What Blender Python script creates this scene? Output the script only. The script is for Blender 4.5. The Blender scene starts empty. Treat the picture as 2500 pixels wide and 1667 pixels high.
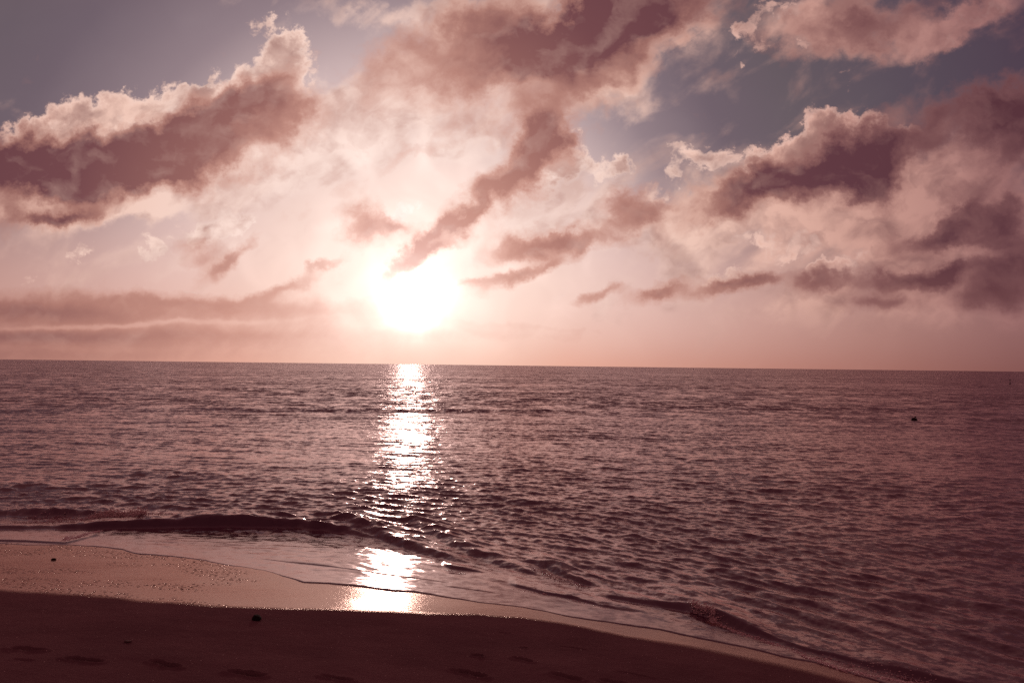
import bpy, math, random
import numpy as np
from mathutils import Vector, Matrix, Euler

R = math.radians
sc = bpy.context.scene
COL = sc.collection

# ------------------------------------------------------------------ camera
EYE = 3.0                       # eye height above the sea, standing on the berm
FOC = 1946.0 / 2500.0           # 28 mm lens
PITCH, ROLL = 1.72, 0.687       # degrees
cam_data = bpy.data.cameras.new("camera")
cam_data.lens = 36.0 * FOC
cam_data.sensor_width = 36.0
cam_data.clip_start = 0.05
cam_data.clip_end = 90000.0
cam = bpy.data.objects.new("camera", cam_data)
COL.objects.link(cam)
CAM_M = Matrix.Rotation(R(90 + PITCH), 4, 'X') @ Matrix.Rotation(R(ROLL), 4, 'Z')
cam.matrix_world = Matrix.Translation((0, 0, EYE)) @ CAM_M
sc.camera = cam

def ray(px, py):
    """direction seen at a point of the 2500 x 1667 photograph"""
    d = CAM_M.to_3x3() @ Vector(((px - 1250) / 1946.0, (833.5 - py) / 1946.0, -1.0))
    return d.normalized()

# ------------------------------------------------------------------ exposure
sc.view_settings.view_transform = 'Standard'
sc.view_settings.look = 'None'
sc.view_settings.exposure = 0.0
sc.view_settings.gamma = 1.0
sc.cycles.use_denoising = False
sc.cycles.max_bounces = 5
sc.cycles.glossy_bounces = 3
sc.cycles.diffuse_bounces = 2
sc.cycles.sample_clamp_direct = 12.0
sc.cycles.sample_clamp_indirect = 3.0
sc.cycles.adaptive_threshold = 0.015

def lin(r, g, b, k=1.0):
    f = lambda c: (c / 255 / 12.92 if c <= 10 else ((c / 255 + 0.055) / 1.055) ** 2.4) * k
    return (f(r), f(g), f(b), 1.0)

# ------------------------------------------------------------------ node helpers
class NT:
    def __init__(s, tree):
        s.t = tree; s.n = tree.nodes; s.l = tree.links; s.n.clear()
    def put(s, sock, v):
        if isinstance(v, bpy.types.NodeSocket): s.l.new(v, sock)
        elif v is not None: sock.default_value = v
    def math(s, op, a, b=None, c=None, clamp=False):
        n = s.n.new('ShaderNodeMath'); n.operation = op; n.use_clamp = clamp
        for i, v in enumerate((a, b, c)): s.put(n.inputs[i], v)
        return n.outputs[0]
    def vec(s, op, a, b=None, c=None, scale=None):
        n = s.n.new('ShaderNodeVectorMath'); n.operation = op
        for i, v in enumerate((a, b, c)): s.put(n.inputs[i], v)
        if scale is not None: s.put(n.inputs['Scale'], scale)
        return n.outputs['Value'] if op in ('DOT_PRODUCT', 'LENGTH', 'DISTANCE') else n.outputs[0]
    def comb(s, x, y, z=0.0):
        n = s.n.new('ShaderNodeCombineXYZ')
        for i, v in enumerate((x, y, z)): s.put(n.inputs[i], v)
        return n.outputs[0]
    def sep(s, v):
        n = s.n.new('ShaderNodeSeparateXYZ'); s.put(n.inputs[0], v); return n.outputs
    def step(s, x, a, b, lo=0.0, hi=1.0, kind='SMOOTHSTEP'):
        n = s.n.new('ShaderNodeMapRange'); n.interpolation_type = kind
        for i, v in enumerate((x, a, b, lo, hi)): s.put(n.inputs[i], v)
        return n.outputs[0]
    def mix(s, f, a, b, mode='MIX'):
        n = s.n.new('ShaderNodeMix'); n.data_type = 'RGBA'; n.blend_type = mode
        n.clamp_factor = True
        s.put(n.inputs[0], f); s.put(n.inputs[6], a); s.put(n.inputs[7], b)
        return n.outputs[2]
    def ramp(s, x, stops, interp='LINEAR'):
        n = s.n.new('ShaderNodeValToRGB'); n.color_ramp.interpolation = interp
        e = n.color_ramp.elements
        while len(e) < len(stops): e.new(0.5)
        for k, (p, c) in enumerate(stops):
            e[k].position = p; e[k].color = c
        s.put(n.inputs[0], x)
        return n.outputs[0]
    def noise(s, v, scale, detail=4.0, rough=0.5, dist=0.0, color=False, kind='FBM'):
        n = s.n.new('ShaderNodeTexNoise'); n.noise_dimensions = '3D'; n.noise_type = kind
        s.put(n.inputs['Vector'], v); s.put(n.inputs['Scale'], scale)
        n.inputs['Detail'].default_value = detail; n.inputs['Roughness'].default_value = rough
        n.inputs['Distortion'].default_value = dist
        return n.outputs['Color'] if color else n.outputs[0]
    def voro(s, v, scale, detail=0.0, rough=0.5, feature='F1', out='Distance', smooth=0.3):
        n = s.n.new('ShaderNodeTexVoronoi'); n.feature = feature
        s.put(n.inputs['Vector'], v); s.put(n.inputs['Scale'], scale)
        n.inputs['Detail'].default_value = detail; n.inputs['Roughness'].default_value = rough
        if feature == 'SMOOTH_F1': n.inputs['Smoothness'].default_value = smooth
        return n.outputs[out]

# ------------------------------------------------------------------ world: dusk sky with broken cloud
K = 2500.0 / 2352.0
world = bpy.data.worlds.new("World"); sc.world = world; world.use_nodes = True
w = NT(world.node_tree)
SUN_DIR = ray(1000, 722)
SUN_EL = math.asin(SUN_DIR.z); SUN_AZ = math.atan2(SUN_DIR.x, SUN_DIR.y)

tc = w.n.new('ShaderNodeTexCoord'); D = tc.outputs['Generated']
dx, dy, dz = w.sep(D)
dys = w.math('MAXIMUM', dy, 0.12)
U = w.math('DIVIDE', dx, dys); V = w.math('DIVIDE', dz, dys)       # bearing and height, as tangents
P = w.comb(U, V, 0.0)

# curl the cloud outlines: two scales of turbulence, finer towards the horizon
vfine = w.step(V, 0.0, 0.42, 1.45, 0.85, 'LINEAR')
n1 = w.noise(w.vec('MULTIPLY', P, (1.0, 1.25, 1.0)), 9.0, 7.0, 0.56, color=True)
n1 = w.vec('SUBTRACT', n1, (0.5, 0.5, 0.5))
n2 = w.noise(w.vec('ADD', P, (3.1, 7.7, 1.3)), 34.0, 6.0, 0.62, color=True)
n2 = w.vec('SUBTRACT', n2, (0.5, 0.5, 0.5))
AMP = w.step(V, 0.02, 0.30, 0.05, 0.10, 'LINEAR')
CALM = w.comb(1.0, w.step(V, 0.02, 0.14, 0.22, 1.0), 0.0)
q = w.vec('ADD', P, w.vec('MULTIPLY', w.vec('SCALE', n1, scale=AMP), CALM))
q = w.vec('ADD', q, w.vec('MULTIPLY', w.vec('SCALE', n2, scale=w.step(V, 0.02, 0.30, 0.03, 0.06, 'LINEAR')), CALM))
qx, qy, _ = w.sep(q)
Q1 = w.comb(w.math('MULTIPLY', qx, qx), w.math('MULTIPLY', qx, qy), w.math('MULTIPLY', qy, qy))
Q0 = w.comb(qx, qy, 1.0)

def puffs(rows, grow=1.0):
    """sum of soft tilted ellipses; rows: x, y, half length, half height, tilt, weight"""
    acc = None
    for x, y, a, b, th, wt in rows:
        d = ray(x * K, y * K); cu, cv = d.x / d.y, d.z / d.y
        a *= K * grow / 1946; b *= K * grow / 1946; t = R(th)
        ax, ay = math.cos(t) / a, math.sin(t) / a
        bx, by = -math.sin(t) / b, math.cos(t) / b
        A = ax * ax + bx * bx; B = 2 * (ax * ay + bx * by); C = ay * ay + by * by
        Dd = -(2 * A * cu + B * cv); Ee = -(B * cu + 2 * C * cv); F = A * cu * cu + B * cu * cv + C * cv * cv
        g = w.math('ADD', w.vec('DOT_PRODUCT', Q1, (A, B, C)), w.vec('DOT_PRODUCT', Q0, (Dd, Ee, F)))
        g = w.math('POWER', 0.42, w.math('MAXIMUM', g, 0.0))
        acc = w.math('MULTIPLY', g, wt) if acc is None else w.math('MULTIPLY_ADD', g, wt, acc)
    return acc
CRISP = [   # sunlit heads with hard billowing edges
 (35,312,80,55,20,.95),(145,275,95,56,25,.95),(275,228,100,56,12,1.0),(400,222,90,50,22,.95),(458,195,26,34,0,.7),(540,215,80,55,30,.8),
 (628,130,66,64,60,1.3),(655,95,44,34,0,.7),(675,190,60,60,90,.9),(900,110,55,60,60,.5),
 (1180,35,55,30,40,.4),(1290,25,50,22,30,.6),
 (1730,65,80,30,32,.75),(1780,105,30,34,60,.65),(1800,20,60,30,10,.4),(1880,55,70,50,5,.4),(2165,85,80,20,32,.5),(2290,20,95,18,28,.6),
 (1945,180,16,32,-20,.6),(1870,118,20,22,0,.6),(1690,150,45,14,40,.5),
 (1300,360,62,38,30,1.0),(1390,385,60,34,50,.9),(1440,350,28,26,50,.7),(1600,362,70,38,10,1.0),(1250,420,80,50,45,.7),
 (1740,365,80,46,25,1.05),(1850,340,80,48,12,1.05),(1940,315,80,46,5,1.05),(2010,315,50,36,0,.8),(2110,300,48,38,10,1.0),(2300,270,130,60,22,1.0),
 (1480,450,90,50,30,.7),(1740,560,80,28,0,.9),(1860,560,60,34,40,.6),
 (470,525,100,40,28,1.05),(565,500,44,32,50,.85),(200,570,56,22,35,.9),(335,572,36,32,50,.85),(50,640,60,30,20,.5),
 (960,455,75,28,28,.7),(870,500,60,22,10,.6),
 (1890,630,66,26,12,.95),(1660,645,85,20,8,.85),(1510,662,60,15,15,.75),(1780,600,70,16,15,.5),(1990,585,80,24,25,.6),(2080,625,110,26,10,.5),(2210,600,80,24,10,.5),
 (180,668,170,10,2,.5),(500,668,200,8,-3,.6),
]
SOFT = [    # thin veils and the soft undersides, lit from behind
 (240,370,340,95,10,1.1),(560,300,190,95,28,.9),(660,390,170,70,25,.6),(150,480,260,36,4,.7),(400,480,240,30,6,.4),
 (780,290,160,80,30,.6),(950,230,190,90,28,.8),(1010,110,170,80,20,.9),(1180,100,160,110,30,.8),(1090,300,120,80,35,.6),
 (850,20,240,26,5,.5),(1560,50,150,44,32,.9),(1380,190,150,60,25,.8),(1480,230,140,40,15,.35),
 (1900,50,200,62,4,.9),(2040,70,160,46,0,.7),(2170,80,110,30,30,.6),(2290,20,110,30,28,.6),(1340,440,140,70,25,.8),(1540,500,150,55,20,.6),
 (1700,480,200,70,18,1.0),(1900,440,230,80,10,.8),(2200,420,240,110,15,1.0),(2100,520,260,80,10,.8),(2250,620,220,110,5,.9),(1960,700,300,44,0,.45),(1700,620,260,50,8,.35),
 (1640,350,90,60,0,.3),(100,560,220,30,8,.4),(500,560,140,45,15,.45),(1200,560,200,60,10,.35),
 (720,350,120,26,20,-.2),(700,460,180,36,25,-.35),(260,540,120,20,8,-.3),(760,140,60,60,60,-.5),(170,90,300,110,10,-.6),(60,500,260,14,5,.35),(250,600,180,26,20,.30),(420,620,120,20,20,.25),(90,610,120,22,15,.3),
]
SHADE = [   # thick cores, in their own shade
 (70,378,190,52,6,1.2),(280,372,210,60,10,1.25),(430,300,160,50,25,1.05),(570,220,110,44,30,1.0),(200,320,110,40,15,.6),(30,340,70,44,20,.7),
 (440,380,150,40,18,.6),(660,240,60,40,20,.6),(610,300,100,46,25,.45),(190,405,220,22,4,.4),
 (1320,105,200,56,28,1.25),(1340,195,160,36,28,.30),(1460,35,180,56,22,1.1),(1200,140,120,50,25,.55),(1380,190,160,60,28,.5),(1030,130,170,70,20,.65),(1120,60,120,60,20,.5),(900,90,70,40,30,.35),(1300,60,80,46,20,.7),(960,340,60,20,30,.35),(820,420,90,20,20,.2),
 (1900,70,150,50,5,.45),(2050,55,120,44,5,.4),
 (1960,370,110,56,45,1.0),(1880,410,170,46,14,1.0),(1700,455,120,40,22,.85),(1765,375,30,54,-20,.65),(2010,410,56,56,70,.8),(2060,330,50,30,0,.4),
 (2290,250,160,48,18,1.2),(2352,320,120,60,15,.8),
 (2200,510,80,36,45,.8),(2290,505,50,42,0,.9),(2340,480,40,50,0,.7),(2130,540,80,34,25,.6),(2290,555,120,18,-5,.45),
 (2080,645,95,26,6,1.2),(2165,630,50,20,28,1.0),(2330,608,110,28,8,1.05),(2275,675,84,30,14,1.05),(2330,700,36,30,0,.5),
 (1890,655,60,26,8,.85),(2020,702,74,18,0,.85),(1660,660,80,18,10,.85),(1510,673,58,16,20,.95),(1370,685,50,11,15,.7),(1740,655,50,12,10,.6),
 (1450,450,50,32,30,.75),(1480,485,90,28,25,.65),
 (1245,310,46,44,70,.8),(1215,370,76,40,50,.9),(1130,445,105,42,42,1.05),(1062,505,70,19,34,1.1),(990,530,40,13,12,.8),
 (838,515,48,42,0,1.05),(905,512,34,18,10,.8),(938,590,60,18,52,1.5),(995,570,36,13,15,1.1),
 (1190,572,80,28,5,.9),(1300,552,80,24,14,1.0),(1200,635,84,14,22,1.2),(1090,655,36,9,8,.6),
 (742,622,50,11,20,.75),(640,670,72,12,15,.65),(455,575,60,30,10,.55),(530,592,66,19,36,.85),(135,492,80,18,10,1.1),(10,500,36,44,0,.45),
 (280,745,520,60,-1,.60),(60,712,250,20,-1,.75),(400,690,320,16,-2,.45),(620,715,200,22,-2,.25),(240,748,300,6,3,-.45),(330,770,300,13,1,.40),(30,772,140,11,0,.40),(20,815,420,44,0,.60),(500,800,260,30,0,.15),(200,800,300,8,0,-.12),(1150,770,300,14,0,.15),(1240,750,160,8,-2,.15),
]
LC, LS, SH = puffs(CRISP), puffs(SOFT), puffs(SHADE, 1.04)

# cauliflower heads: rounded cells at shrinking sizes
cell = w.voro(w.vec('ADD', P, w.vec('SCALE', n1, scale=0.10)), 30.0, 3.0, 0.60)
bil = w.math('SUBTRACT', 0.42, cell)
STREAK = w.comb(w.math('ADD', w.math('MULTIPLY', U, 0.80), w.math('MULTIPLY', V, 0.60)),
                w.math('MULTIPLY', w.math('SUBTRACT', w.math('MULTIPLY', V, 0.80), w.math('MULTIPLY', U, 0.60)), 1.9), 0.0)
fine = w.noise(w.vec('ADD', w.vec('SCALE', n1, scale=0.12), STREAK), 34.0, 6.0, 0.56)
finec = w.math('SUBTRACT', fine, 0.5)
mid = w.math('SUBTRACT', w.noise(STREAK, 11.0, 4.0, 0.50, 0.5), 0.5)
soft = w.math('SUBTRACT', w.noise(w.vec('ADD', P, (0.0, 0.0, 5.0)), 14.0, 2.0, 0.45, 0.8), 0.5)
reliefp = w.vec('ADD', w.vec('MULTIPLY', P, (1.0, 1.15, 1.0)), w.vec('SCALE', n1, scale=0.10))
r0 = w.noise(reliefp, 13.0, 4.0, 0.52)
r1 = w.noise(w.vec('ADD', reliefp, (-0.006, 0.016, 0.0)), 13.0, 4.0, 0.52)
emb = w.math('MULTIPLY', w.math('SUBTRACT', r0, r1), 5.5)          # > 0 on the upper, sunward flanks of each billow
lc = w.math('MULTIPLY_ADD', bil, 0.50, w.math('MULTIPLY', LC, 1.15)); lc = w.math('MULTIPLY_ADD', finec, 0.8, lc)
aC = w.step(lc, 0.24, 0.66)
ls = w.math('MULTIPLY_ADD', mid, 2.2, w.math('MULTIPLY', LS, 1.1)); ls = w.math('MULTIPLY_ADD', finec, 0.5, ls)
aS = w.step(ls, 0.05, 1.15, 0.0, 0.95)
aL = w.math('MAXIMUM', aC, aS)
nlow = w.step(V, 0.03, 0.14, 0.30, 1.0)
sh = w.math('MULTIPLY_ADD', w.math('MULTIPLY', soft, nlow), 0.9, w.math('MULTIPLY', SH, 1.45)); sh = w.math('MULTIPLY_ADD', finec, 0.36, sh)
sh = w.math('MULTIPLY_ADD', bil, 0.12, sh)
aD = w.math('POWER', w.step(sh, 0.11, 1.92, 0.0, 1.0, 'LINEAR'), 0.88)

# overcast-broken cloud for the parts of the sky outside this view
back = w.noise(w.vec('MULTIPLY', D, (1, 1, 2.2)), 3.2, 6.0, 0.55)
outside = w.math('MAXIMUM', w.step(V, 0.47, 0.62), w.math('MAXIMUM', w.step(w.math('ABSOLUTE', U), 0.68, 0.85), w.step(dy, 0.35, 0.1)))
backC = w.math('MULTIPLY', w.step(back, 0.42, 0.60, 0.0, 0.9), outside)
backD = w.math('MULTIPLY', w.step(back, 0.50, 0.70, 0.0, 0.9), outside)
aL = w.math('MAXIMUM', aL, backC); aD = w.math('MAXIMUM', aD, backD)

rosy = w.step(V, 0.42, 0.75)
# clear sky: angle from the sun and height above the horizon
cosang = w.vec('DOT_PRODUCT', w.vec('NORMALIZE', D), tuple(SUN_DIR))
ang = w.math('ARCCOSINE', w.math('MINIMUM', cosang, 0.999999))
right = w.step(w.math('SUBTRACT', U, SUN_DIR.x / SUN_DIR.y), 0.0, 0.75, 1.0, 1.12, 'LINEAR')
an = w.math('DIVIDE', w.math('MULTIPLY', ang, right), 1.6)
px = lambda p: p / 1946 / 1.6
clear = w.ramp(an, [
 (px(0), lin(246,222,212)), (px(150), lin(245,221,212)), (px(330), lin(237,208,200)), (px(520), lin(206,180,180)),
 (px(700), lin(144,124,132)), (px(880), lin(110,94,105)), (px(1060), lin(101,88,96)), (px(1330), lin(88,75,87)), (px(1650), lin(76,58,74)), (0.8, lin(96,62,70)), (1.0, lin(92,58,66))])
sky = w.n.new('ShaderNodeTexSky'); sky.sky_type = 'NISHITA'; sky.sun_disc = False
sky.sun_elevation = SUN_EL; sky.sun_rotation = SUN_AZ; sky.altitude = 0; sky.dust_density = 2.0
nish = w.vec('SCALE', sky.outputs[0], scale=0.06)
clear = w.mix(0.03, clear, nish)
clear = w.mix(w.math('MULTIPLY', rosy, 0.65), clear, lin(132, 84, 88))
hz = w.math('POWER', 0.5, w.math('POWER', w.math('DIVIDE', w.math('MAXIMUM', V, 0.0), w.step(U, -0.5, 0.1, 0.058, 0.036)), 1.3))
lowband = w.ramp(an, [
 (px(0), lin(252,205,185)), (px(200), lin(248,200,180)), (px(420), lin(230,170,150)), (px(700), lin(206,148,132)), (px(1000), lin(182,126,114)),
 (px(1300), lin(156,104,96)), (px(1600), lin(126,80,78)), (1.0, lin(56,36,42))])
lowmid = w.ramp(an, [
 (px(0), lin(248,212,198)), (px(300), lin(246,212,199)), (px(600), lin(240,198,186)), (px(900), lin(224,176,164)), (px(1200), lin(196,146,136)),
 (px(1500), lin(165,116,112)), (1.0, lin(60,42,48))])
clear = w.mix(w.math('MULTIPLY', w.step(V, 0.30, 0.04), 0.75), clear, lowmid)
clear = w.mix(hz, clear, lowband)

lit = w.ramp(an, [
 (px(0), lin(253,238,230)), (px(200), lin(252,232,223)), (px(420), lin(248,217,205)), (px(700), lin(240,200,184)), (px(950), lin(228,180,164)),
 (px(1200), lin(202,152,140)), (px(1500), lin(170,120,116)), (0.8, lin(140,92,96)), (1.0, lin(120,78,84))])
shade = w.ramp(an, [
 (px(0), lin(232,180,168)), (px(120), lin(214,158,146)), (px(260), lin(198,142,128)), (px(480), lin(160,108,101)), (px(760), lin(116,72,76)),
 (px(1100), lin(96,58,66)), (px(1500), lin(88,52,60)), (1.0, lin(80,50,58))])
# inner modelling of the cloud bodies
lit = w.mix(w.step(w.math('MULTIPLY_ADD', finec, 0.5, w.math('ADD', w.math('MULTIPLY', soft, 1.3), mid)), -0.10, 0.40, 0.0, 0.42), lit, shade)
rim = w.math('MULTIPLY', aC, w.step(lc, 1.05, 0.45))
body = w.math('MULTIPLY', aC, w.step(w.math('MULTIPLY_ADD', soft, 1.6, lc), 0.55, 1.5, 0.0, 0.42))
lit = w.mix(body, lit, shade)
lit = w.mix(w.step(emb, 0.10, -0.9, 0.0, 0.45, 'LINEAR'), lit, shade)
lit = w.mix(w.math('MULTIPLY', rim, w.step(ang, 0.0, 0.7, 0.45, 0.05, 'LINEAR')), lit, lin(255, 230, 220))
shade = w.mix(w.step(w.math('ADD', emb, w.math('MULTIPLY', mid, 1.2)), -0.10, 1.1, 0.0, 0.26, 'LINEAR'), shade, lit)
halfs = w.mix(0.42, lit, shade)
low = w.step(V, 0.16, 0.05, 0.0, 0.55)
shade2 = w.mix(low, shade, w.mix(0.35, lowband, shade))
col = w.mix(w.math('MULTIPLY', aL, w.step(V, 0.015, 0.07, 0.35, 1.0)), clear, lit)
half = w.ramp(an, [
 (px(0), lin(250,205,190)), (px(150), lin(240,188,172)), (px(400), lin(214,158,142)), (px(760), lin(186,130,116)),
 (px(1100), lin(150,102,98)), (px(1500), lin(124,82,84)), (1.0, lin(98,64,70))])
col = w.mix(w.step(aD, 0.0, 0.55, 0.0, 0.95, 'LINEAR'), col, half)
col = w.mix(w.step(aD, 0.28, 0.92, 0.0, 1.0, 'LINEAR'), col, shade2)
# the sun's own glare seen through thin cloud
ang = w.math('MULTIPLY', ang, w.math('ADD', 1.0, w.math('ADD', w.math('MULTIPLY', soft, 1.0), w.math('MULTIPLY', aD, 0.35))))
glow = w.math('POWER', 2.718, w.math('MULTIPLY', w.math('POWER', w.math('DIVIDE', ang, 0.105), 2.0), -1.0))
core = w.math('POWER', 2.718, w.math('MULTIPLY', w.math('POWER', w.math('DIVIDE', ang, 0.029), 2.0), -1.0))
wide = w.math('POWER', 2.718, w.math('DIVIDE', ang, -0.16))
veil = w.math('SUBTRACT', 1.0, w.math('MULTIPLY', aD, 0.50))
low_air = w.step(V, -0.005, 0.075, 0.12, 1.0)      # the sun is dimmed by the thick air over the horizon
core = w.math('MULTIPLY', core, low_air); glow = w.math('MULTIPLY', glow, low_air)
gsum = w.math('MULTIPLY', w.math('ADD', w.math('MULTIPLY', glow, 0.50), w.math('MULTIPLY', wide, 0.10)), veil)
col = w.mix(1.0, col, w.vec('SCALE', (1.0, 0.84, 0.76), scale=gsum), 'ADD')
col = w.mix(1.0, col, w.vec('SCALE', (1.0, 0.86, 0.78), scale=w.math('MULTIPLY', core, w.step(aD, 0.0, 0.5, 3.4, 0.5))), 'ADD')
bg = w.n.new('ShaderNodeBackground'); w.put(bg.inputs[0], col); bg.inputs[1].default_value = 1.0
out = w.n.new('ShaderNodeOutputWorld'); w.l.new(bg.outputs[0], out.inputs[0])
world.cycles.sampling_method = 'MANUAL'; world.cycles.sample_map_resolution = 512

# ------------------------------------------------------------------ sun
sl = bpy.data.lights.new("sun", 'SUN'); sl.energy = 0.5; sl.angle = R(0.53); sl.color = (1.0, 0.80, 0.68)
so = bpy.data.objects.new("sun", sl); COL.objects.link(so)
so.rotation_euler = SUN_DIR.to_track_quat('Z', 'Y').to_euler()

# ------------------------------------------------------------------ the beach profile
def at(px, py, z=0.0):
    """where the line of sight through a point of the photograph meets height z"""
    d = ray(px, py); k = (z - EYE) / d.z
    return d.x * k, d.y * k

def smooth(x, a, b):
    t = np.clip((x - a) / (b - a), 0, 1); return t * t * (3 - 2 * t)

def lattice(x, y, seed):
    """cheap smooth value noise, -1..1"""
    x = x + seed * 17.31; y = y - seed * 9.17
    ix = np.floor(x); iy = np.floor(y); fx = x - ix; fy = y - iy
    fx = fx * fx * (3 - 2 * fx); fy = fy * fy * (3 - 2 * fy)
    h = lambda i, j: np.modf(np.abs(np.sin(i * 127.1 + j * 311.7 + seed) * 43758.5453))[0] * 2 - 1
    return (h(ix, iy) * (1 - fx) + h(ix + 1, iy) * fx) * (1 - fy) + (h(ix, iy + 1) * (1 - fx) + h(ix + 1, iy + 1) * fx) * fy

def curve(pts):
    """x -> y along a shore line given by photograph points on the sloping sand"""
    w_ = sorted(pts); xs = np.array([p[0] for p in w_]); ys = np.array([p[1] for p in w_])
    def f(x):
        y = np.interp(x, xs, ys)
        s0 = 0.12; s1 = (ys[-1] - ys[-2]) / (xs[-1] - xs[-2])
        y = np.where(x < xs[0], ys[0] - (x - xs[0]) * s0, y)
        return np.where(x > xs[-1], ys[-1] + (x - xs[-1]) * max(s1, -1.1), y)
    return f

# mean waterline (where the sand passes sea level), smooth
BASE = [(-9.0, 14.6), (-6.0, 14.2), (-3.0, 13.4), (-0.5, 12.2), (1.5, 10.7), (3.2, 8.8), (5.0, 6.5), (7.0, 3.6)]
bx_, by_ = zip(*BASE)
_c = np.polyfit(bx_, by_, 4)
def shore_y(x):
    xc = np.clip(x, -9, 7)
    y = np.polyval(_c, xc); d0 = np.polyval(np.polyder(_c), -9.0); d1 = np.polyval(np.polyder(_c), 7.0)
    return y + np.where(x < -9, (x + 9) * d0 * 0.3, 0) + np.where(x > 7, (x - 7) * d1 * 0.6, 0)
def shore_s(x):
    return (shore_y(x + 0.05) - shore_y(x - 0.05)) / 0.1
def inland(x, y):
    """distance up the beach from the mean waterline (negative in the sea)"""
    s = shore_s(x); return (shore_y(x) - y) / np.sqrt(1 + s * s)

def sand_base(x, y):
    c = inland(x, y)
    up = 0.075 * np.clip(c, 0, None) + 0.012 * np.clip(c, 0, 9) ** 1.5 * smooth(c, 0, 6)
    up = np.where(c > 8, np.minimum(up, 1.35) , up)
    up = np.minimum(up, 1.30 + 0.02 * np.clip(c - 8, 0, 40))
    return np.where(c < 0, np.maximum(0.10 * c, -4.0), up)

def on_sand(px, py):
    d = ray(px, py); ks = np.linspace(2.5, 30, 6000)
    x = d.x * ks; y = d.y * ks; z = EYE + d.z * ks
    i = int(np.argmax(z < sand_base(x, y)))
    return x[i], y[i]

SWASH = [(-200,1325),(0,1328),(60,1332),(155,1331),(250,1336),(300,1340),(335,1352),(420,1360),(500,1368),(560,1382),(592,1387),(640,1394),(695,1410),(740,1423),
 (800,1425),(883,1432),(955,1441),(1012,1444),(1075,1455),(1170,1472),(1276,1483),(1400,1508),(1488,1520),(1630,1540),(1707,1559),(1814,1578),(1906,1601),(1990,1618),(2059,1639),(2147,1666),(2260,1705),(2400,1760)]
WET = [(-200,1430),(0,1441),(148,1452),(293,1459),(339,1468),(529,1480),(706,1487),(830,1488),(1047,1498),(1153,1498),(1276,1506),(1382,1522),(1506,1547),(1630,1572),
 (1715,1586),(1830,1609),(1944,1632),(2021,1652),(2160,1690),(2300,1740)]
swash_y = curve([on_sand(*p) for p in SWASH])
wet_y = curve([on_sand(*p) for p in WET])

def grid_object(name, X, Y, Z, mat, attrs=None, keep=None):
    """one sheet from three 2-D arrays of coordinates"""
    nr, nc = X.shape
    me = bpy.data.meshes.new(name)
    co = np.stack([X, Y, Z], -1).reshape(-1, 3).astype(np.float32)
    i = np.arange(nr * nc, dtype=np.int32).reshape(nr, nc)
    q = np.stack([i[:-1, :-1], i[:-1, 1:], i[1:, 1:], i[1:, :-1]], -1).reshape(-1, 4)
    if keep is not None: q = q[keep.reshape(-1)]
    me.vertices.add(len(co)); me.vertices.foreach_set('co', co.ravel())
    me.loops.add(q.size); me.loops.foreach_set('vertex_index', q.ravel())
    me.polygons.add(len(q)); me.polygons.foreach_set('loop_start', np.arange(0, q.size, 4, dtype=np.int32))
    me.polygons.foreach_set('use_smooth', np.ones(len(q), dtype=bool))
    me.update(calc_edges=True)
    for k, v in (attrs or {}).items():
        a = me.attributes.new(k, 'FLOAT', 'POINT'); a.data.foreach_set('value', v.reshape(-1).astype(np.float32))
    me.materials.append(mat)
    o = bpy.data.objects.new(name, me); COL.objects.link(o)
    return o

def material(name):
    m = bpy.data.materials.new(name); m.use_nodes = True
    t = NT(m.node_tree)
    p = t.n.new('ShaderNodeBsdfPrincipled'); o = t.n.new('ShaderNodeOutputMaterial')
    t.l.new(p.outputs[0], o.inputs[0])
    return m, t, p

def tinted_gloss(t, p, base, rough, normal, tint, ior, gloss=None):
    """body colour under a tinted mirror film: water, or sand with water standing in it"""
    t.n.remove(p)
    o = [n for n in t.n if n.type == 'OUTPUT_MATERIAL'][0]
    d = t.n.new('ShaderNodeBsdfDiffuse'); g = t.n.new('ShaderNodeBsdfGlossy'); f = t.n.new('ShaderNodeFresnel'); m = t.n.new('ShaderNodeMixShader')
    g.distribution = 'BECKMANN'; t.put(d.inputs['Color'], base); t.put(g.inputs['Color'], tint); t.put(g.inputs['Roughness'], rough); f.inputs['IOR'].default_value = ior
    for n in (d, g, f): t.l.new(normal, n.inputs['Normal'])
    t.put(m.inputs[0], f.outputs[0] if gloss is None else t.math('MULTIPLY', f.outputs[0], gloss))
    t.l.new(d.outputs[0], m.inputs[1]); t.l.new(g.outputs[0], m.inputs[2]); t.l.new(m.outputs[0], o.inputs[0])

def attr(t, name):
    n = t.n.new('ShaderNodeAttribute'); n.attribute_name = name; return n.outputs['Fac']

# ------------------------------------------------------------------ sand material: dry to mirror-wet
sand_m, t, p = material('sand')
pos = t.n.new('ShaderNodeNewGeometry').outputs['Position']
wet = attr(t, 'wetness')
grain = t.noise(pos, 160.0, 3.0, 0.7)
patch = t.noise(pos, 1.1, 5.0, 0.55)
dry_c = t.mix(t.step(patch, 0.3, 0.7), (0.145, 0.070, 0.078, 1), (0.185, 0.090, 0.098, 1))
dry_c = t.mix(t.step(grain, 0.45, 0.75, 0.0, 0.5), dry_c, (0.30, 0.14, 0.15, 1))
wet_c = t.mix(t.step(patch, 0.3, 0.7), (0.120, 0.043, 0.042, 1), (0.160, 0.060, 0.055, 1))

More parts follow.
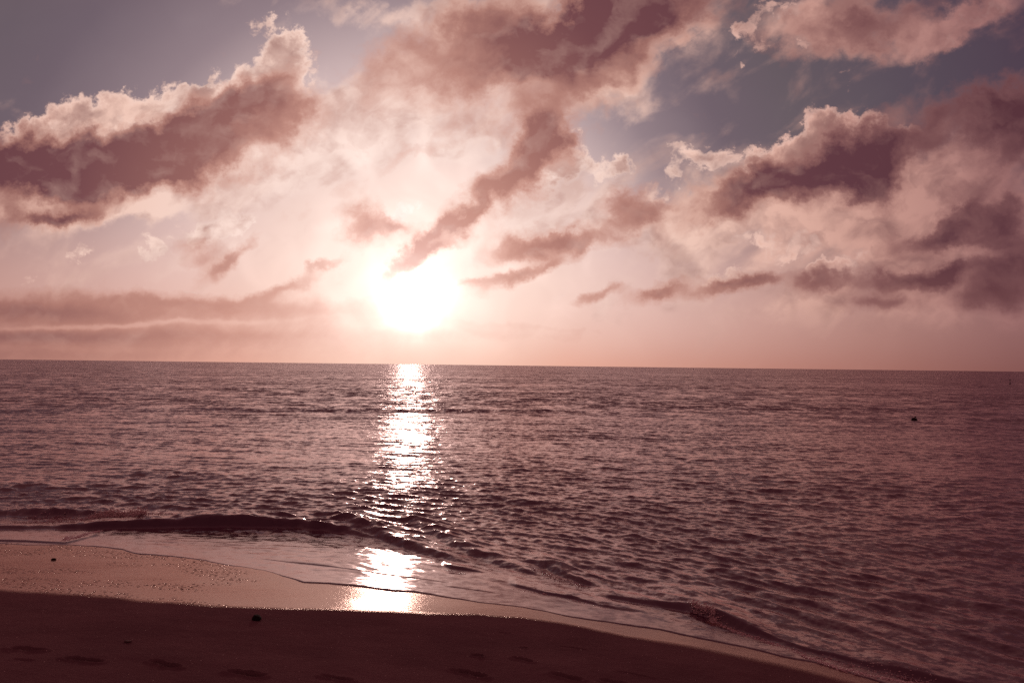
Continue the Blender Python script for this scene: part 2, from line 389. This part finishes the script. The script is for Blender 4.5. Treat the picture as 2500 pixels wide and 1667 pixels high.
# glints painted into the base colour as a few pale shell grains
gl = t.voro(pos, 60.0, out='Color'); glr = t.sep(gl)[0]
gd = t.voro(pos, 60.0)
glint = t.math('MULTIPLY', t.math('GREATER_THAN', glr, 0.988), t.math('LESS_THAN', gd, 0.22))
base = t.mix(t.math('MULTIPLY', glint, t.math('SUBTRACT', 1.0, wet)), t.mix(wet, dry_c, wet_c), (0.85, 0.62, 0.58, 1))
dry = t.math('SUBTRACT', 1.0, wet)
pit = attr(t, 'pits')
h = t.math('MULTIPLY', grain, t.math('MULTIPLY_ADD', dry, 0.0046, 0.0006))
h = t.math('MULTIPLY_ADD', t.noise(pos, 24.0, 4.0, 0.6), t.math('MULTIPLY_ADD', dry, 0.014, 0.0012), h)
cellv = t.voro(t.vec('MULTIPLY', pos, (1.0, 0.6, 1.0)), 24.0)
h = t.math('MULTIPLY_ADD', t.math('MULTIPLY', t.step(cellv, 0.36, 0.08), pit), -0.018, h)
bmp = t.n.new('ShaderNodeBump'); bmp.inputs['Distance'].default_value = 1.0
t.put(bmp.inputs['Height'], h); bmp.inputs['Strength'].default_value = 1.0
tinted_gloss(t, p, base, t.step(patch, 0.3, 0.7, 0.14, 0.20), bmp.outputs[0], (1.0, 0.75, 0.69, 1), 1.62, t.step(wet, 0.10, 1.0, 0.0, 0.90))

def spread(a, b, fine_, far, growth=1.13):
    """dense between a and b, coarser and coarser outwards"""
    m = list(np.arange(a, b + 1e-6, fine_)); st = fine_; lo = []; v = a
    while v > -far: st *= growth; v -= st; lo.append(v)
    st = fine_; v = b; hi = []
    while v < far: st *= growth; v += st; hi.append(v)
    return np.array(lo[::-1] + m + hi)

gx = spread(-9.5, 6.0, 0.0155, 4000.0)
gy = spread(4.6, 12.9, 0.0125, 4000.0)
gy = gy[gy < 90]
GX, GY = np.meshgrid(gx, gy)
SZ = sand_base(GX, GY)
C = inland(GX, GY)
wy = wet_y(GX)
edge = GY - wy + 0.035 * lattice(GX * 1.7, GY * 0.5, 3) + 0.015 * lattice(GX * 7, GY * 5, 4)
soft_w = np.interp(GX[0], [-6, -3, 0, 1.5, 4], [0.16, 0.12, 0.10, 0.13, 0.24])[None, :]
wetv = smooth(edge, -soft_w, soft_w)
dryv = 1 - wetv
near = (np.abs(GX) < 30) & (GY < 30)
und = 0.010 * lattice(GX * 1.3, GY * 1.9, 5) + 0.006 * lattice(GX * 3.1, GY * 4.3, 6) + 0.0025 * lattice(GX * 9, GY * 11, 7)
SZ = SZ + np.where(near, und * (0.12 + 0.88 * smooth(edge, 0.2, -0.8)), 0.25 * lattice(GX / 9, GY / 9, 8) * smooth(C, 12, 40))
# shallow drainage ramps left on the wet face
SZ = SZ + 0.006 * lattice(GX * 0.55 + GY * 0.5, GY * 0.9 - GX * 0.3, 9) * wetv * near
pits = smooth(lattice(GX * 0.9 + GY * 0.6, GY * 1.9 - GX * 0.3, 10) + 0.5 * lattice(GX * 2.7, GY * 3.5, 11), 0.15, 0.55)
pits = pits * smooth(GX, -1.2, -2.6) * wetv

def press(px, py, length, width, ang, depth, two=True):
    """a footprint pressed into the sand: heel and ball, with a pushed-up rim"""
    global SZ
    x0, y0 = on_sand(px, py)
    sel = np.ix_(np.where(np.abs(gy - y0) < 0.4)[0], np.where(np.abs(gx - x0) < 0.4)[0])
    X = GX[sel] - x0; Y = GY[sel] - y0
    c, s = math.cos(R(ang)), math.sin(R(ang))
    a = (X * c + Y * s) / (length / 2); b = (-X * s + Y * c) / (width / 2)
    b = b + 0.22 * np.sin(a * 2.2)
    waist = 1.0 - (0.28 * np.exp(-((a + 0.15) / 0.35) ** 2) if two else 0)
    r = np.sqrt(np.abs(a) ** 2.4 + np.abs(b / waist) ** 2.2) + 0.10 * lattice(X * 22, Y * 22, px)
    hollow = 1 - smooth(r, 0.62, 1.05)
    rim_ = np.exp(-((r - 1.22) / 0.20) ** 2)
    SZ[sel] += -1.35 * depth * hollow * (0.8 + 0.3 * a) + depth * 0.42 * rim_ * (1 + 0.5 * lattice(X * 14, Y * 14, py))
for f in [(67,1584,.27,.095,4,.028),(205,1611,.28,.10,-2,.035),(405,1623,.27,.10,-14,.03),(603,1648,.28,.105,2,.04),(822,1658,.26,.10,-16,.035),
          (1165,1601,.10,.08,0,.03),(1277,1612,.20,.10,-12,.028),(1155,1643,.26,.11,-14,.035),(1383,1652,.26,.11,-10,.03),(1279,1578,.07,.06,0,.02),
          (1500,1664,.24,.11,-8,.022),(1232,1543,.13,.05,0,.010),(1400,1580,.30,.05,-14,.010),(1545,1645,.3,.06,-8,.012),(55,1612,.16,.08,0,.012),(310,1569,.07,.06,20,.012),(1120,1636,.16,.09,-10,.015)]:
    press(*f)
sand = grid_object('sand', GX, GY, SZ, sand_m, {'wetness': wetv, 'pits': pits})
sand['kind'] = 'structure'

# ------------------------------------------------------------------ sea material
sea_m, t, p = material('sea_water')
pos = t.n.new('ShaderNodeNewGeometry').outputs['Position']
nor = t.n.new('ShaderNodeNewGeometry').outputs['Normal']
far = attr(t, 'open_water'); film = attr(t, 'film')
def slopes(scale, stretch, seed, detail=2.0, rough=0.5):
    v = t.noise(t.vec('ADD', t.vec('MULTIPLY', pos, (stretch, 1.0, 1.0)), (seed, seed * 2.0, seed)), scale, detail, rough, color=True)
    return t.vec('MULTIPLY', t.vec('SUBTRACT', v, (0.5, 0.5, 0.5)), (1.0, 1.0, 0.0))
calm = t.math('MULTIPLY_ADD', film, -0.65, 1.0)
s1 = t.vec('SCALE', slopes(9.0, 0.8, 1.0, 5.0, 0.72), scale=t.math('MULTIPLY', calm, t.step(far, 0.0, 1.0, 0.85, 0.70, 'LINEAR')))
s2 = t.vec('SCALE', slopes(1.6, 1.1, 5.0, 3.0, 0.6), scale=t.step(far, 0.15, 1.0, 0.0, 0.95, 'LINEAR'))
s3 = t.vec('SCALE', slopes(0.35, 1.6, 9.0, 3.0, 0.6), scale=t.step(far, 0.45, 1.0, 0.0, 0.75, 'LINEAR'))
s4 = t.vec('SCALE', slopes(4.2, 0.9, 13.0, 2.0, 0.55), scale=t.math('MULTIPLY', calm, t.step(far, 0.0, 0.6, 0.32, 0.60, 'LINEAR')))
sl_ = t.vec('ADD', t.vec('ADD', t.vec('ADD', s1, s2), s3), s4)
sl_ = t.vec('ADD', sl_, t.comb(0.0, t.step(far, 0.2, 1.0, 0.0, -0.15, 'LINEAR'), 0.0))
breeze = t.noise(t.vec('MULTIPLY', pos, (0.5, 1.0, 1.0)), 0.045, 3.0, 0.55)      # cat's-paws and slicks
sl_ = t.vec('SCALE', sl_, scale=t.step(breeze, 0.30, 0.70, 0.60, 1.45))
nn = t.vec('NORMALIZE', t.vec('ADD', nor, sl_))
tinted_gloss(t, p, (0.088, 0.031, 0.052, 1), t.step(far, 0.0, 1.0, 0.21, 0.24, 'LINEAR'), nn, (1.0, 0.81, 0.815, 1), 1.56)

# ------------------------------------------------------------------ sea surface
rng = np.random.default_rng(11)
az = np.radians(np.concatenate([np.linspace(-78, -42, 120)[:-1], np.linspace(-42, 42, 1350), np.linspace(42, 78, 120)[1:]]))
th = np.concatenate([np.linspace(0.62, 0.34, 160)[:-1], np.linspace(0.34, 0.012, 820)[:-1], np.geomspace(0.012, 3.0 / 40000, 90)])
rad = EYE / np.tan(th)
AZ, RAD = np.meshgrid(az, rad)
WX = RAD * np.sin(AZ); WY = RAD * np.cos(AZ)
dth = np.abs(np.gradient(th)); dr = (dth * rad * rad / EYE)[:, None]     # spacing of the rows
CW = inland(np.clip(WX, -60, 60), WY); CW = np.where(np.abs(WX) > 60, -WY, CW)
eta = np.zeros_like(WX); DX = np.zeros_like(WX); DY = np.zeros_like(WX)
nwave = 96
lam = np.concatenate([np.geomspace(0.13, 1.0, 62), np.geomspace(1.05, 9.0, nwave - 62)])
warp = [lattice(WX / s_, WY / s_, 30 + s_) for s_ in (0.7, 2.5, 9.0, 30.0)]
main_dir = math.atan2(-1.0, -0.06)
_sy = shore_y(np.clip(WX, -14, 9))
WYr = WY - (_sy - 12.0) * np.exp(-np.clip(WY - _sy, 0, None) / 13.0)      # wave trains bend round to meet the shore
deep = smooth(CW, 0.2, -3.5)
surf = 1 + 0.45 * smooth(CW, -5, -1.5) * smooth(CW, 0.1, -0.8)
surf = surf + 1.0 * np.exp(-((WX - 0.9) / 2.4) ** 2) * smooth(CW, -2.6, -0.9) * smooth(CW, 0.3, -0.3)
gust = 1.0 + 0.45 * lattice(WX / 9, WY / 14, 21) + 0.25 * lattice(WX / 3.1, WY / 5, 22)
for i, L in enumerate(lam):
    k = 2 * math.pi / L
    a_ = main_dir + rng.normal(0, 0.85 if L < 0.28 else 0.42 if L < 1.2 else 0.36)
    kx, ky = k * math.cos(a_), k * math.sin(a_)
    A = (0.036 if L < 0.7 else 0.013 if L < 2.5 else 0.007) / k
    vis = smooth(L / (np.maximum(dr * abs(math.sin(a_)), RAD * 0.0011)), 2.2, 4.5)
    env = (0.26 + 0.74 * deep) if 0.2 < L < 1.0 else (0.1 + 0.9 * deep) if L < 1 else deep
    if 0.15 < L < 1.8: env = env * surf
    rows = np.where(vis[:, AZ.shape[1] // 2] > 0.001)[0]
    if len(rows) == 0: continue
    r0, r1 = rows.min(), rows.max() + 1
    ph = kx * WX[r0:r1] + ky * WYr[r0:r1] + rng.uniform(0, 6.28) + 1.2 * warp[0 if L < 0.35 else 1 if L < 1.1 else 2 if L < 3.5 else 3][r0:r1]
    amp = A * vis[r0:r1] * env[r0:r1] * gust[r0:r1]
    eta[r0:r1] += amp * np.sin(ph)
    DX[r0:r1] += amp * math.cos(a_) * np.cos(ph); DY[r0:r1] += amp * math.sin(a_) * np.cos(ph)

def ridge(pts, front, back, rough=0.0, seed=1, z=0.0):
    """a wave running in: foot line, steep shoreward face, long back"""
    q_ = [(*at(a, b, z), h_) for a, b, h_ in pts]
    q_.sort(); xs = np.array([v[0] for v in q_]); ys = np.array([v[1] for v in q_]); hs = np.array([v[2] for v in q_])
    yc = np.interp(WX, xs, ys); A = np.interp(WX, xs, hs, left=hs[0] if hs[0] > 0 else 0, right=hs[-1] if hs[-1] > 0 else 0)
    g = np.gradient(ys, xs); cosn = 1 / np.sqrt(1 + np.interp(WX, xs, g) ** 2)
    if rough: yc = yc + rough * lattice(WX * 3.5, WY * 0.7, seed) + rough * 0.5 * lattice(WX * 9, WY * 2, seed + 1)
    d = (WY - yc) * cosn
    prof = smooth(d, 0, front) * np.where(d > front, np.exp(-((d - front) / back) ** 2), 1.0)
    return A * prof, d

swell = np.zeros_like(WX)
RIDGES = [
 ([(-300,1306,.11),(0,1304,.07),(200,1299,.10),(320,1291,.145),(450,1288,.15),(600,1287,.145),(720,1291,.13),(830,1302,.10),(900,1314,.05),(960,1322,0)], .16, .85, .02),
 ([(-300,1270,.06),(0,1262,.09),(180,1262,.10),(330,1262,0)], .25, .6, .05),
 ([(690,1258,0),(760,1268,.06),(830,1286,.09),(900,1307,.11),(960,1332,.10),(1030,1357,.08),(1100,1374,.05),(1160,1388,0)], .22, .6, .03),
 ([(950,1258,0),(1000,1282,.06),(1060,1322,.08),(1110,1347,.08),(1180,1372,.06),(1260,1402,.05),(1330,1418,0)], .25, .55, .05),
 ([(1075,1393,0),(1100,1403,.05),(1146,1409,.04),(1190,1414,0)], .10, .25, .03),
 ([(1280,1375,0),(1330,1390,.05),(1375,1412,.07),(1425,1430,.05),(1490,1442,0)], .14, .4, .05),
 ([(1240,1442,0),(1262,1450,.035),(1330,1469,.045),(1400,1479,.05),(1470,1497,.045),(1545,1507,.035),(1590,1512,0)], .08, .30, .025),
 ([(1440,1464,0),(1500,1473,.05),(1600,1484,.05),(1690,1497,.075),(1760,1527,.095),(1820,1551,.085),(1890,1574,.07),(1970,1601,.055),(2050,1620,.055),(2150,1646,.055),(2320,1676,.055),(2600,1730,.055)], .13, .5, .03),
 ([(-300,1215,.08),(0,1205,.08),(150,1200,.07),(330,1190,0)], .6, 1.2, .1),
 ([(100,1172,0),(300,1165,.06),(600,1175,.05),(850,1190,0)], .6, 1.2, .1),
 ([(-300,1010,.05),(0,1008,.07),(400,1006,.10),(900,1006,.12),(1300,1008,.10),(1750,1018,0)], 1.6, 3.0, .5),
 ([(1500,1040,0),(1800,1042,.05),(2200,1050,.06),(2700,1062,.06)], 2.0, 3.0, .5),
]
for i, rr in enumerate(RIDGES):
    a_, d_ = ridge(*rr, seed=50 + i); swell += a_
swell = swell * (1 + 0.30 * lattice(WX * 1.6, WY * 0.8, 90) + 0.16 * lattice(WX * 6, WY * 3, 91))
eta = eta * (1 + 0.9 * smooth(swell, 0.02, 0.15)) + swell
# second and third thin sheets of swash sliding over the first
sand_w = sand_base(np.clip(WX, -60, 60), WY)
wash = np.zeros_like(WX)
for pts, sd in (([(620,1366,0),(650,1370,.006),(830,1389,.008),(941,1404,.007),(1068,1417,.005),(1110,1421,0)], 71),
            ([(1080,1430,0),(1100,1433,.006),(1188,1441,.005),(1240,1448,0)], 72), ([(-200,1318,.02),(60,1322,.02),(155,1328,.02),(200,1318,.03),(240,1302,.0)], 73)):
    a_, d_ = ridge(pts, .05, 1.2, .012, sd, 0.15); wash += a_
sy = swash_y(WX)
sg = (swash_y(WX[:1] + 0.05) - swash_y(WX[:1] - 0.05)) / 0.1 if False else 0
dsw = (WY - sy) * 0.9 + 0.04 * lattice(WX * 1.3, WY * 0.3, 79) + 0.018 * lattice(WX * 5, WY * 2, 80) + 0.006 * lattice(WX * 17, WY * 3, 81)
lip = 0.0085 * smooth(dsw, 0.0, 0.04) + 0.010 * smooth(dsw, 0.1, 1.5)
filmz = sand_w + lip + wash + (eta * 0.9) * smooth(dsw, 0.15, 1.4)
filmz = np.where(dsw < 0, sand_w - 0.06 * smooth(dsw, 0.0, -0.08) - 0.004, filmz)
inshore = smooth(CW, -0.5, 0.6)
Z = eta * (1 - inshore) + np.maximum(eta * 0.8, filmz) * inshore
Z = np.where((CW > -0.3) & (dsw < 0), filmz, Z)
chop = (1 - inshore)
lattice_far = smooth(RAD, 12, 70)
filmv = smooth(CW, -0.2, 1.0) * (1 - smooth(swell, 0.01, 0.05))
WXd = WX + 0.75 * DX * chop; WYd = WY + 0.75 * DY * chop
face = (inland(np.clip(WX, -60, 60), WY) < 5) | (WY > 20)
face = face[:-1, :-1]
sea = grid_object('sea', WXd, WYd, Z, sea_m, {'open_water': lattice_far, 'film': filmv}, keep=face)
sea['kind'] = 'structure'
#print('sea verts', WX.size, 'slope rms', float(np.std(np.diff(eta[300:400, 700:800], axis=0) / np.diff(WY[300:400, 700:800], axis=0))))

# ------------------------------------------------------------------ foam
def sea_height(x, y):
    a = math.atan2(x, y); r = math.hypot(x, y)
    j = int(np.searchsorted(az, a)); i = int(np.argmin(np.abs(rad - r)))
    j = min(max(j, 0), len(az) - 1)
    return float(Z[i, j])

foam_m, t, p = material('foam')
pos = t.n.new('ShaderNodeNewGeometry').outputs['Position']
t.put(p.inputs['Base Color'], t.mix(t.noise(pos, 30.0, 2.0), (0.50, 0.28, 0.28, 1), (0.85, 0.62, 0.58, 1)))
p.inputs['Roughness'].default_value = 0.28
ico = None
def ico_verts():
    ph = (1 + 5 ** 0.5) / 2
    v = np.array([(-1,ph,0),(1,ph,0),(-1,-ph,0),(1,-ph,0),(0,-1,ph),(0,1,ph),(0,-1,-ph),(0,1,-ph),(ph,0,-1),(ph,0,1),(-ph,0,-1),(-ph,0,1)], float)
    v /= np.linalg.norm(v[0])
    f = [(0,11,5),(0,5,1),(0,1,7),(0,7,10),(0,10,11),(1,5,9),(5,11,4),(11,10,2),(10,7,6),(7,1,8),(3,9,4),(3,4,2),(3,2,6),(3,6,8),(3,8,9),(4,9,5),(2,4,11),(6,2,10),(8,6,7),(9,8,1)]
    return v, np.array(f)
IV, IF = ico_verts()
fr = np.random.default_rng(5)
FV, FF = [], []
def bubble(x, y, s, lift=0.0, flat=0.7):
    z = sea_height(x, y)
    v = IV * s * (1 + fr.uniform(-0.25, 0.25, (12, 1))) * np.array([fr.uniform(.8, 1.8), fr.uniform(.6, 1.2), flat]) + (x, y, z + lift)
    FF.append(IF + 12 * len(FV)); FV.append(v)
def foam_line(pts, n, spread_, s0, s1, lift=0.0, gap=0.4):
    q_ = [at(a, b, 0.08) for a, b in pts]; q_ = np.array(q_)
    seg = np.r_[0, np.cumsum(np.hypot(*np.diff(q_, axis=0).T))]
    for _ in range(n):
        u = fr.uniform(0, seg[-1])
        if math.sin(u * 5.1) * math.sin(u * 1.7 + 1) < gap - 1: continue
        x = np.interp(u, seg, q_[:, 0]); y = np.interp(u, seg, q_[:, 1])
        x += fr.normal(0, spread_ * 0.6); y += fr.normal(0, spread_)
        bubble(x, y, fr.uniform(s0, s1) * (1 if fr.random() > 0.1 else 1.6), fr.exponential(lift) if lift else 0)
foam_line([(60,1272),(170,1262),(240,1256),(330,1250),(420,1254)], 1300, 0.12, .003, .009, .012)
foam_line([(225,1256),(262,1250),(320,1254),(350,1264)], 2600, 0.08, .004, .012, .03)
foam_line([(245,1292),(215,1303),(190,1316),(165,1322),(160,1330)], 420, 0.045, .006, .014)
foam_line([(165,1318),(190,1318)], 120, 0.04, .008, .020)
foam_line([(40,1240),(75,1228),(120,1245),(160,1270)], 260, 0.3, .004, .010)
foam_line([(1690,1470),(1705,1482),(1735,1490),(1745,1505)], 600, 0.045, .003, .008, .015)
foam_line([(1735,1500),(1810,1535),(1890,1560),(1960,1583)], 620, 0.045, .003, .007)
foam_line([(1960,1590),(2050,1622),(2130,1638),(2230,1652),(2330,1664)], 620, 0.028, .004, .011)
foam_line([(2000,1600),(2120,1625),(2300,1655)], 500, 0.14, .003, .007)
foam_line([(1300,1378),(1350,1395),(1400,1412),(1430,1425)], 160, 0.06, .003, .009, .006)
foam_line([(1085,1390),(1110,1396),(1140,1404)], 50, 0.03, .003, .008)
foam_line([(1250,1438),(1300,1448),(1400,1465),(1480,1484)], 90, 0.02, .003, .007)
foam_line([(700,1248),(800,1262),(880,1285),(960,1318)], 80, 0.04, .003, .006)
FVa = np.concatenate(FV); FFa = np.concatenate(FF)
me = bpy.data.meshes.new('foam'); me.from_pydata(FVa.tolist(), [], FFa.tolist())
me.polygons.foreach_set('use_smooth', np.ones(len(FFa), dtype=bool)); me.materials.append(foam_m)
foam = bpy.data.objects.new('foam', me); COL.objects.link(foam); foam['kind'] = 'stuff'
foam['label'] = 'flecks of pale foam along the little breaking waves'; foam['category'] = 'foam'

# ------------------------------------------------------------------ stones, float, marker
def stone_mat(name, c0, c1, rough):
    m, t, p = material(name)
    g = t.n.new('ShaderNodeTexCoord').outputs['Object']
    t.put(p.inputs['Base Color'], t.mix(t.noise(g, 40.0, 4.0), c0, c1))
    p.inputs['Roughness'].default_value = rough; p.inputs['Specular IOR Level'].default_value = 0.12
    b = t.n.new('ShaderNodeBump'); b.inputs['Distance'].default_value = 0.004
    t.put(b.inputs['Height'], t.noise(g, 60.0, 4.0, 0.6)); t.l.new(b.outputs[0], p.inputs['Normal'])
    return m
dark_stone = stone_mat('dark_stone', (0.012, 0.008, 0.006, 1), (0.030, 0.016, 0.013, 1), 0.95)
pale_shell = stone_mat('pale_shell', (0.07, 0.03, 0.03, 1), (0.20, 0.10, 0.10, 1), 0.8)
rubber = stone_mat('weathered_rubber', (0.012, 0.008, 0.010, 1), (0.03, 0.018, 0.02, 1), 0.8)

import bmesh
def stone(name, px, py, size, mat, seed, label, rot=0.0, sink=0.25, cat='stone', cut=None):
    x, y = on_sand(px, py)
    bm = bmesh.new(); bmesh.ops.create_icosphere(bm, subdivisions=4, radius=1.0)
    sx, sy, sz = size
    for v in bm.verts:
        d = v.co.normalized()
        f = 1 + 0.16 * math.sin(d.x * 2.3 + seed) * math.cos(d.y * 2.9 + seed * 2) + 0.07 * math.sin(d.z * 5 + d.x * 4 + seed * 3) + 0.03 * math.sin(d.x * 11 + seed) * math.sin(d.y * 9)
        c = d * f
        for nrm, lim in (cut or []):
            nn_ = Vector(nrm).normalized(); k = c.dot(nn_)
            if k > lim: c -= nn_ * (k - lim) * 0.85
        v.co = Vector((c.x * sx, c.y * sy, c.z * sz))
    me = bpy.data.meshes.new(name); bm.to_mesh(me); bm.free()
    me.polygons.foreach_set('use_smooth', [True] * len(me.polygons)); me.materials.append(mat)
    o = bpy.data.objects.new(name, me); COL.objects.link(o)
    i = int(np.argmin(np.abs(gy - y))); j = int(np.argmin(np.abs(gx - x)))
    o.location = (x, y, float(SZ[i, j]) + sz * (1 - sink)); o.rotation_euler = (0.05, 0.12, rot)
    o['label'] = label; o['category'] = cat
    return o
CUTS = [((0.2, 0, 1), .72), ((-1, 0.1, .3), .78), ((1, 0, .7), .8), ((0, -1, .3), .8)]
stone('stone', 626, 1515, (.046, .036, .034), dark_stone, 1.3, 'dark angular stone lying alone on the dry sand near the wet edge', 0.2, .3, cut=CUTS)
stone('pebble', 131, 1366, (.032, .024, .014), dark_stone, 4.1, 'small dark pebble on the wet sand below the swash line', 0.4, .3, 'pebble')
stone('shell', 312, 1566, (.028, .018, .010), pale_shell, 2.2, 'small pale shell on the dry sand above the footprints', 0.5, .2, 'shell', [((0, 0, 1), .5)])

def lathe(name, prof, mat, parent=None, seg=28):
    bm = bmesh.new(); rings = []
    for r_, z_ in prof:
        rings.append([bm.verts.new((r_ * math.cos(2 * math.pi * k / seg), r_ * math.sin(2 * math.pi * k / seg), z_)) for k in range(seg)])
    for a, b in zip(rings, rings[1:]):
        for k in range(seg): bm.faces.new((a[k], a[(k + 1) % seg], b[(k + 1) % seg], b[k]))
    bm.faces.new(rings[0][::-1]); bm.faces.new(rings[-1])
    me = bpy.data.meshes.new(name); bm.to_mesh(me); bm.free()
    me.polygons.foreach_set('use_smooth', [True] * len(me.polygons)); me.materials.append(mat)
    o = bpy.data.objects.new(name, me); COL.objects.link(o)
    if parent: o.parent = parent
    return o
def thing(name, loc, label, cat):
    o = bpy.data.objects.new(name, None); COL.objects.link(o); o.location = loc
    o['label'] = label; o['category'] = cat; return o
x, y = at(2232, 1027)
b_ = thing('mooring_buoy', (x, y, sea_height(x, y) - 0.02), 'small dark round mooring buoy floating on the sea at the right', 'buoy')
b_.rotation_euler = (0.10, 0.25, 0.3)
lathe('float_body', [(.02, -.14), (.12, -.10), (.17, -.02), (.18, .04), (.16, .11), (.11, .155), (.05, .17)], rubber, b_)
ring = lathe('lifting_eye', [(.018, .165), (.022, .19), (.045, .20), (.05, .225), (.04, .25), (.015, .26)], rubber, b_, 16)
x, y = at(2466, 938)
b_ = thing('spar_buoy', (x, y, 0.0), 'tiny dark upright marker buoy far out under the horizon at right', 'buoy')
lathe('float_body', [(.05, -.3), (.17, -.2), (.19, 0), (.16, .14), (.06, .2)], rubber, b_, 16)
lathe('pole', [(.055, .18), (.05, .85), (.045, .95)], rubber, b_, 12)
lathe('topmark', [(.05, .93), (.13, .98), (.13, 1.12), (.04, 1.17)], rubber, b_, 12)
